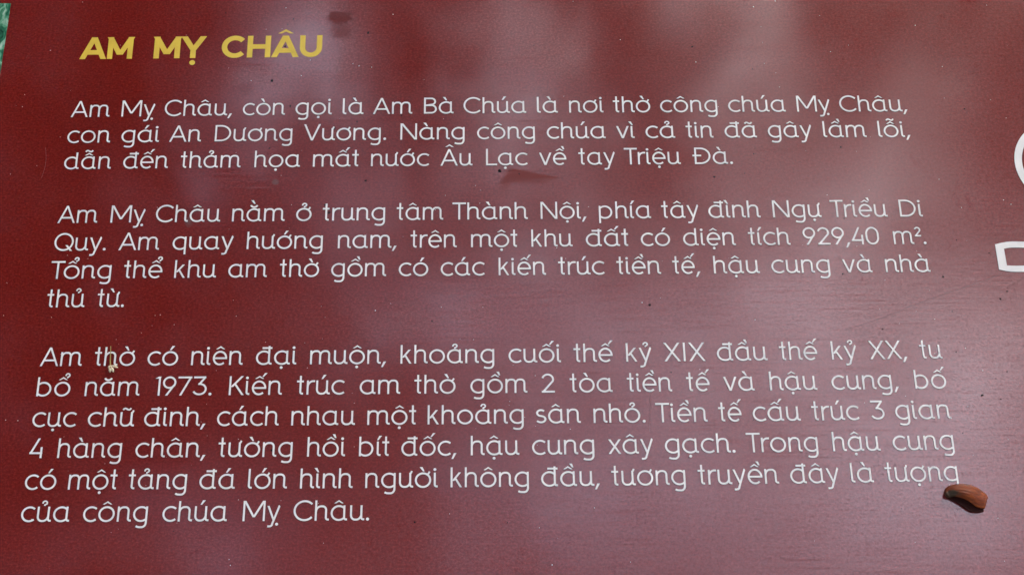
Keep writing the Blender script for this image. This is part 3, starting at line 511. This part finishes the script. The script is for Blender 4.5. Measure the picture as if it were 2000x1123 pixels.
# ------------------------------------------------------------------ curled brown husk
LEAN = (-.34, -.28)
husk = thing('seed_husk', 'curled glossy brown seed husk lying on the lower right of the board', 'seed husk', (0, 0, 0))
M4 = Matrix.Translation(POS) @ Matrix.Rotation(TILT, 4, 'X')
hc = Vector((POD_TOP[4][0]/1000, POD_TOP[5][1]/1000-.006, 0)); husk.matrix_world = M4 @ Matrix.Translation(hc)
def lift(p, z): return (p[0]+LEAN[0]*z-hc.x, p[1]+LEAN[1]*z-hc.y, z)
tp = resample([mm(p) for p in POD_TOP], 48)
rm = resample([mm(p) for p in POD_RIM], 48); bt = resample([mm(p) for p in POD_BOT], 48)
V, Fc = [], []; ns = 16
for i, (a, r_) in enumerate(zip(tp, rm)):
    u = i/47; r0 = Vector((r_.x-LEAN[0]*.003, r_.y-LEAN[1]*.003, 0))
    bul = math.sin(math.pi*min(1, max(0, u*.93+.05)))**.6
    for s_ in range(ns):
        s = s_/(ns-1); p = a.lerp(r0, s)
        z = .0003 + .0029*s*bul + .0036*bul*math.sin(math.pi*s**.85) + .00012*math.sin(s*31+u*5)*bul + .00035*noise.noise(Vector((u*5, s*9, 2)))*bul
        if u > .9: p = p + Vector((.0006*noise.noise(Vector((s*7, 1, 4)))*(u-.9)*10, 0, 0))
        if u < .1: z += .0011*math.sin(math.pi*u/.1)*(.4+.6*math.sin(math.pi*s))
        V.append(lift(p, z))
for i in range(47):
    for j in range(ns-1):
        a = i*ns+j; Fc.append((a, a+1, a+ns+1, a+ns))
HU, nt, hb = mat('husk_skin', .36, (.2, .06, .02), .16)
co = nt.nodes.new('ShaderNodeTexCoord').outputs['Object']
sep = nt.nodes.new('ShaderNodeSeparateXYZ'); nt.links.new(co, sep.inputs[0])
f = noise_tex(nt, scaled(nt, co, (160, 700, 300)), 1, 4, .6, .6)
col = ramp(nt, f, [(.25, (.07, .013, .004)), (.5, (.165, .030, .005)), (.75, (.30, .070, .009))])
xr = mth(nt, 'MULTIPLY_ADD', sep.outputs[0], 60, .35, True)
col = mixc(nt, xr, mixc(nt, .5, col, (.11, .028, .012)), col)
dx = mth(nt, 'MULTIPLY', mth(nt, 'ADD', sep.outputs[0], .0085), 230); dy = mth(nt, 'MULTIPLY', mth(nt, 'ADD', sep.outputs[1], .0005), 420)
d = mth(nt, 'SQRT', mth(nt, 'ADD', mth(nt, 'MULTIPLY', dx, dx), mth(nt, 'MULTIPLY', dy, dy)))
d = mth(nt, 'ADD', d, mth(nt, 'MULTIPLY_ADD', noise_tex(nt, co, 380, 5, .7), 2.6, -1.3))
col = mixc(nt, mth(nt, 'MULTIPLY_ADD', d, -1.6, 1.9, True), col, (.045, .028, .016))
nt.links.new(col, hb.inputs['Base Color'])
bp = nt.nodes.new('ShaderNodeBump'); bp.inputs['Distance'].default_value = .0004; bp.inputs['Strength'].default_value = .6
nt.links.new(f, bp.inputs['Height']); nt.links.new(bp.outputs[0], hb.inputs['Normal'])
HI = mat('husk_inside', .7, (.028, .005, .003), .15)[0]
o = mesh_obj('outer_shell', V, Fc, [HU], husk, smooth=True)
md = o.modifiers.new('thickness', 'SOLIDIFY'); md.thickness = .00045; md.offset = 1
V, Fc = [], []; ns = 8
for i, (r_, q) in enumerate(zip(rm, bt)):
    u = i/47; r0 = Vector((r_.x-LEAN[0]*.003, r_.y-LEAN[1]*.003, 0)); bul = math.sin(math.pi*min(1, max(0, u*.93+.05)))**.6
    hd = Vector((0, .0035, 0))
    for s_ in range(ns):
        s = s_/(ns-1); p = (r0+hd).lerp(q, s); z = .0010*bul*(1-s) + .0007*bul*s*s - .0006*bul*math.sin(math.pi*s) + .0007
        if s == 1: z = .0004 + .0012*bul
        V.append(lift(p, z))
for i in range(47):
    for j in range(ns-1):
        a = i*ns+j; Fc.append((a, a+1, a+ns+1, a+ns))
o = mesh_obj('inner_shell', V, Fc, [HI], husk, smooth=True)
md = o.modifiers.new('thickness', 'SOLIDIFY'); md.thickness = .0004; md.offset = -1
# ------------------------------------------------------------------ dried flower sprig
sp = thing('flower_sprig', 'dried flower sprig with thin yellow stem and cream buds across a letter', 'flower sprig')
sc0 = Vector((SPRIG[3][0]/1000, SPRIG[3][1]/1000, 0)); sp.matrix_world = M4 @ Matrix.Translation(sc0)
STEM = mat('sprig_stem', .6, (.28, .21, .045))[0]
BUD, nt, bb_ = mat('sprig_bud', .6, (.6, .5, .33)); co = nt.nodes.new('ShaderNodeTexCoord').outputs['Object']
nt.links.new(ramp(nt, noise_tex(nt, co, 450, 3, .6), [(.3, (.50, .36, .18)), (.6, (.74, .66, .46))]), bb_.inputs['Base Color'])
def tube(P, rad, n=10, seg=4):
    v, f = [], []
    P = [Vector(p) for p in P]
    for i, p in enumerate(P):
        d = (P[min(i+1, len(P)-1)]-P[max(i-1, 0)]).normalized(); u = d.orthogonal().normalized()
        if i == 0: u = d.cross(Vector((0, 0, 1))).normalized() if abs(d.z) < .95 else u
        else: u = (u0 - d*u0.dot(d)).normalized()
        u0 = u; w = d.cross(u)
        for k in range(n):
            a = 2*math.pi*k/n; v.append(tuple(p + (u*math.cos(a)+w*math.sin(a))*rad[i]))
    for i in range(len(P)-1):
        for k in range(n):
            a = i*n+k; c = i*n+(k+1) % n; f.append((a, c, c+n, a+n))
    f.append(tuple(range(n))[::-1]); f.append(tuple(range((len(P)-1)*n, len(P)*n)))
    return v, f
S3 = [Vector((p[0]/1000-sc0.x, p[1]/1000-sc0.y, 0)) for p in SPRIG]
zz = [.0032, .0026, .0020, .0016]
P = [tuple(S3[i]+Vector((0, 0, zz[i]))) for i in range(4)]
Q = [P[0]]
for a, c in zip(P, P[1:]):
    for k in range(1, 5): Q.append(tuple(Vector(a).lerp(Vector(c), k/4)))
v, f = tube(Q, [.00020+.00020*i/(len(Q)-1) for i in range(len(Q))]); mesh_obj('stem', v, f, [STEM], sp, smooth=True)
for i, (a, c) in enumerate(((4, 5), (6, 7), (8, 9), (10, 11))):
    p0, p1 = S3[a], S3[c]; wmx = (.00078, .00092, .00074, .0007)[i]
    P = []; rr = []
    for k in range(12):
        t = k/11; p = p0.lerp(p1, t); P.append(tuple(p+Vector((0, 0, .0011+.0006*math.sin(math.pi*t))))); rr.append(max(.00012, wmx*math.sin(math.pi*(.08+.88*t**1.25))))
    v, f = tube(P, rr); mesh_obj('bud', v, f, [BUD], sp, smooth=True)
v, f = tube([(-.0006, .0004, .0013), (0, 0, .0014), (.0005, -.0004, .0013)], [.0003, .0007, .0004]); mesh_obj('calyx', v, f, [BUD], sp, smooth=True)
# ------------------------------------------------------------------ ground and the trees over the board (seen only as soft reflections)
GR, nt, gb = mat('ground_earth', .9, (.12, .10, .07)); co = nt.nodes.new('ShaderNodeNewGeometry').outputs['Position']
nt.links.new(ramp(nt, noise_tex(nt, co, 1.2, 6, .6), [(.35, (.16, .13, .10)), (.6, (.24, .21, .18))]), gb.inputs['Base Color'])
n_ = 24; v = [((i/n_-.5)*160, (j/n_-.5)*160, .05*noise.noise(Vector((i*.7, j*.7, 0)))) for j in range(n_+1) for i in range(n_+1)]
f = [(j*(n_+1)+i, j*(n_+1)+i+1, (j+1)*(n_+1)+i+1, (j+1)*(n_+1)+i) for j in range(n_) for i in range(n_)]
tag(mesh_obj('ground', v, f, [GR]), kind='structure')
for x in (-.45, .48):
    bm = bmesh.new(); bmesh.ops.create_cone(bm, cap_ends=True, segments=20, radius1=.022, radius2=.022, depth=1.2)
    for q in bm.verts: q.co += Vector((x, 0, .6))
    me = bpy.data.meshes.new('post'); bm.to_mesh(me); bm.free(); me.materials.append(ALU)
    o = bpy.data.objects.new('post', me); C.objects.link(o); o.parent = sign
    o.matrix_parent_inverse = (Matrix.Translation(POS) @ Matrix.Rotation(TILT, 4, 'X')).inverted(); o.location = (0, 0, -.08)
LEAF, nt, lb_ = mat('leaf_green', .6, (.05, .09, .03)); g = nt.nodes.new('ShaderNodeNewGeometry').outputs['Position']
nt.links.new(ramp(nt, noise_tex(nt, g, 2.5, 3, .6), [(.35, (.045, .06, .03)), (.65, (.085, .10, .055))]), lb_.inputs['Base Color'])
BARK = mat('bark', .9, (.07, .055, .045))[0]
rnd = random.Random(11)
trunks = [(-4.6, 1.8), (4.4, 2.2), (.5, -6.4)]
leaves = [[[], []] for _ in trunks]
def leaf(p, size):
    k = min(range(3), key=lambda i: (p[0]-trunks[i][0])**2+(p[1]-trunks[i][1])**2); v, f = leaves[k]
    n = Vector((rnd.gauss(0, .45), rnd.gauss(0, .45), 1)).normalized(); u = n.orthogonal().normalized(); w = n.cross(u)
    a = rnd.random()*6.3; u, w = u*math.cos(a)+w*math.sin(a), w*math.cos(a)-u*math.sin(a); P = Vector(p); o = len(v)
    for s, t in ((-.6, 0), (-.1, .3), (.6, 0), (-.1, -.3)): v.append(tuple(P+u*s*size*1.2+w*t*size*1.5+n*(abs(t)*.2*size)))
    f.append((o, o+3, o+2, o+1))
nx, ny = len(OPEN[0]), len(OPEN)
X1, Y1 = OPEN_X0+OPEN_D*(nx-1), OPEN_Y0+OPEN_D*(ny-1)
def gap(x, y):      # how open the crown is above this spot
    if OPEN_X0 <= x <= X1 and OPEN_Y0 <= y <= Y1:
        a = (x-OPEN_X0)/OPEN_D; c = (y-OPEN_Y0)/OPEN_D; i = min(int(a), nx-2); j = min(int(c), ny-2); a -= i; c -= j
        q = lambda i, j: OPEN[j][i]/100
        return min(1, GAIN*((q(i, j)*(1-a)+q(i+1, j)*a)*(1-c)+(q(i, j+1)*(1-a)+q(i+1, j+1)*a)*c))
    return None
GAIN, AROUND, SMALL, BIG = 1.0, .12, .055, .26
def scatter(x0, x1, y0, y1, size, inner):
    la = .648*size*size*.95; n = int((x1-x0)*(y1-y0)*4.0/la)
    for _ in range(n):
        x, y = rnd.uniform(x0, x1), rnd.uniform(y0, y1); g = gap(x, y)
        g0 = g
        if (g is None) == inner: continue
        if g is None:
            rr = math.hypot(x, y+1)
            if rr > 13: continue
            g = AROUND * (.5 + noise.noise(Vector((x*.6, y*.6, 3))) * 1.2 + .5)
            # keep the crown near the mapped patch in step with its edge
        lai = min(4.0, -math.log(max(.018, g)))
        if rnd.random() > lai/4.0: continue
        z = rnd.uniform(5.5, 6.5)
        if g0 is None: z = max(.6, z-max(0, rr-6)**1.6*.24); leaf((x, y, z), size*rnd.uniform(.7, 1.3)); continue  # outer crown droops low, shaped to block light from the horizon
        k = (z-EYE[2])/(6-EYE[2])
        leaf((EYE[0]+(x-EYE[0])*k, EYE[1]+(y-EYE[1])*k, z), size*rnd.uniform(.7, 1.3))
scatter(OPEN_X0, X1, OPEN_Y0, Y1, SMALL, True)
scatter(-13, 13, -14, 12, BIG, False)
desc = ['leafy tree with a stout trunk left of the board', 'leafy tree with an open crown right of the board', 'leafy tree standing behind the viewer of the board']
for (tx, ty), (v, f), ds in zip(trunks, leaves, desc):
    t = thing('tree', ds, 'tree', (tx, ty, 0)); mesh_obj('crown', [(a-tx, b_-ty, c) for a, b_, c in v], f, [LEAF], t)
    P = [(0, 0, 0), (.05, .03, 1), (.0, .08, 2.2), (-.08, .05, 3.4), (-.03, 0, 4.6), (.05, .02, 5.6)]; vv, ff = tube(P, [.26, .2, .17, .15, .12, .06], 12)
    for k in range(6):
        a = k*1.05+tx; L = 2.2; q = [Vector((0, 0, 3.0+k*.35)) + Vector((math.cos(a)*L*s, math.sin(a)*L*s, s*(2.2-k*.2)+.2*math.sin(s*5))) for s in (0, .25, .5, .75, 1)]
        v2, f2 = tube([tuple(z) for z in q], [.08, .06, .045, .03, .015], 8); o_ = len(vv); vv += v2; ff += [tuple(i+o_ for i in z) for z in f2]
    mesh_obj('trunk', vv, ff, [BARK], t, smooth=True)
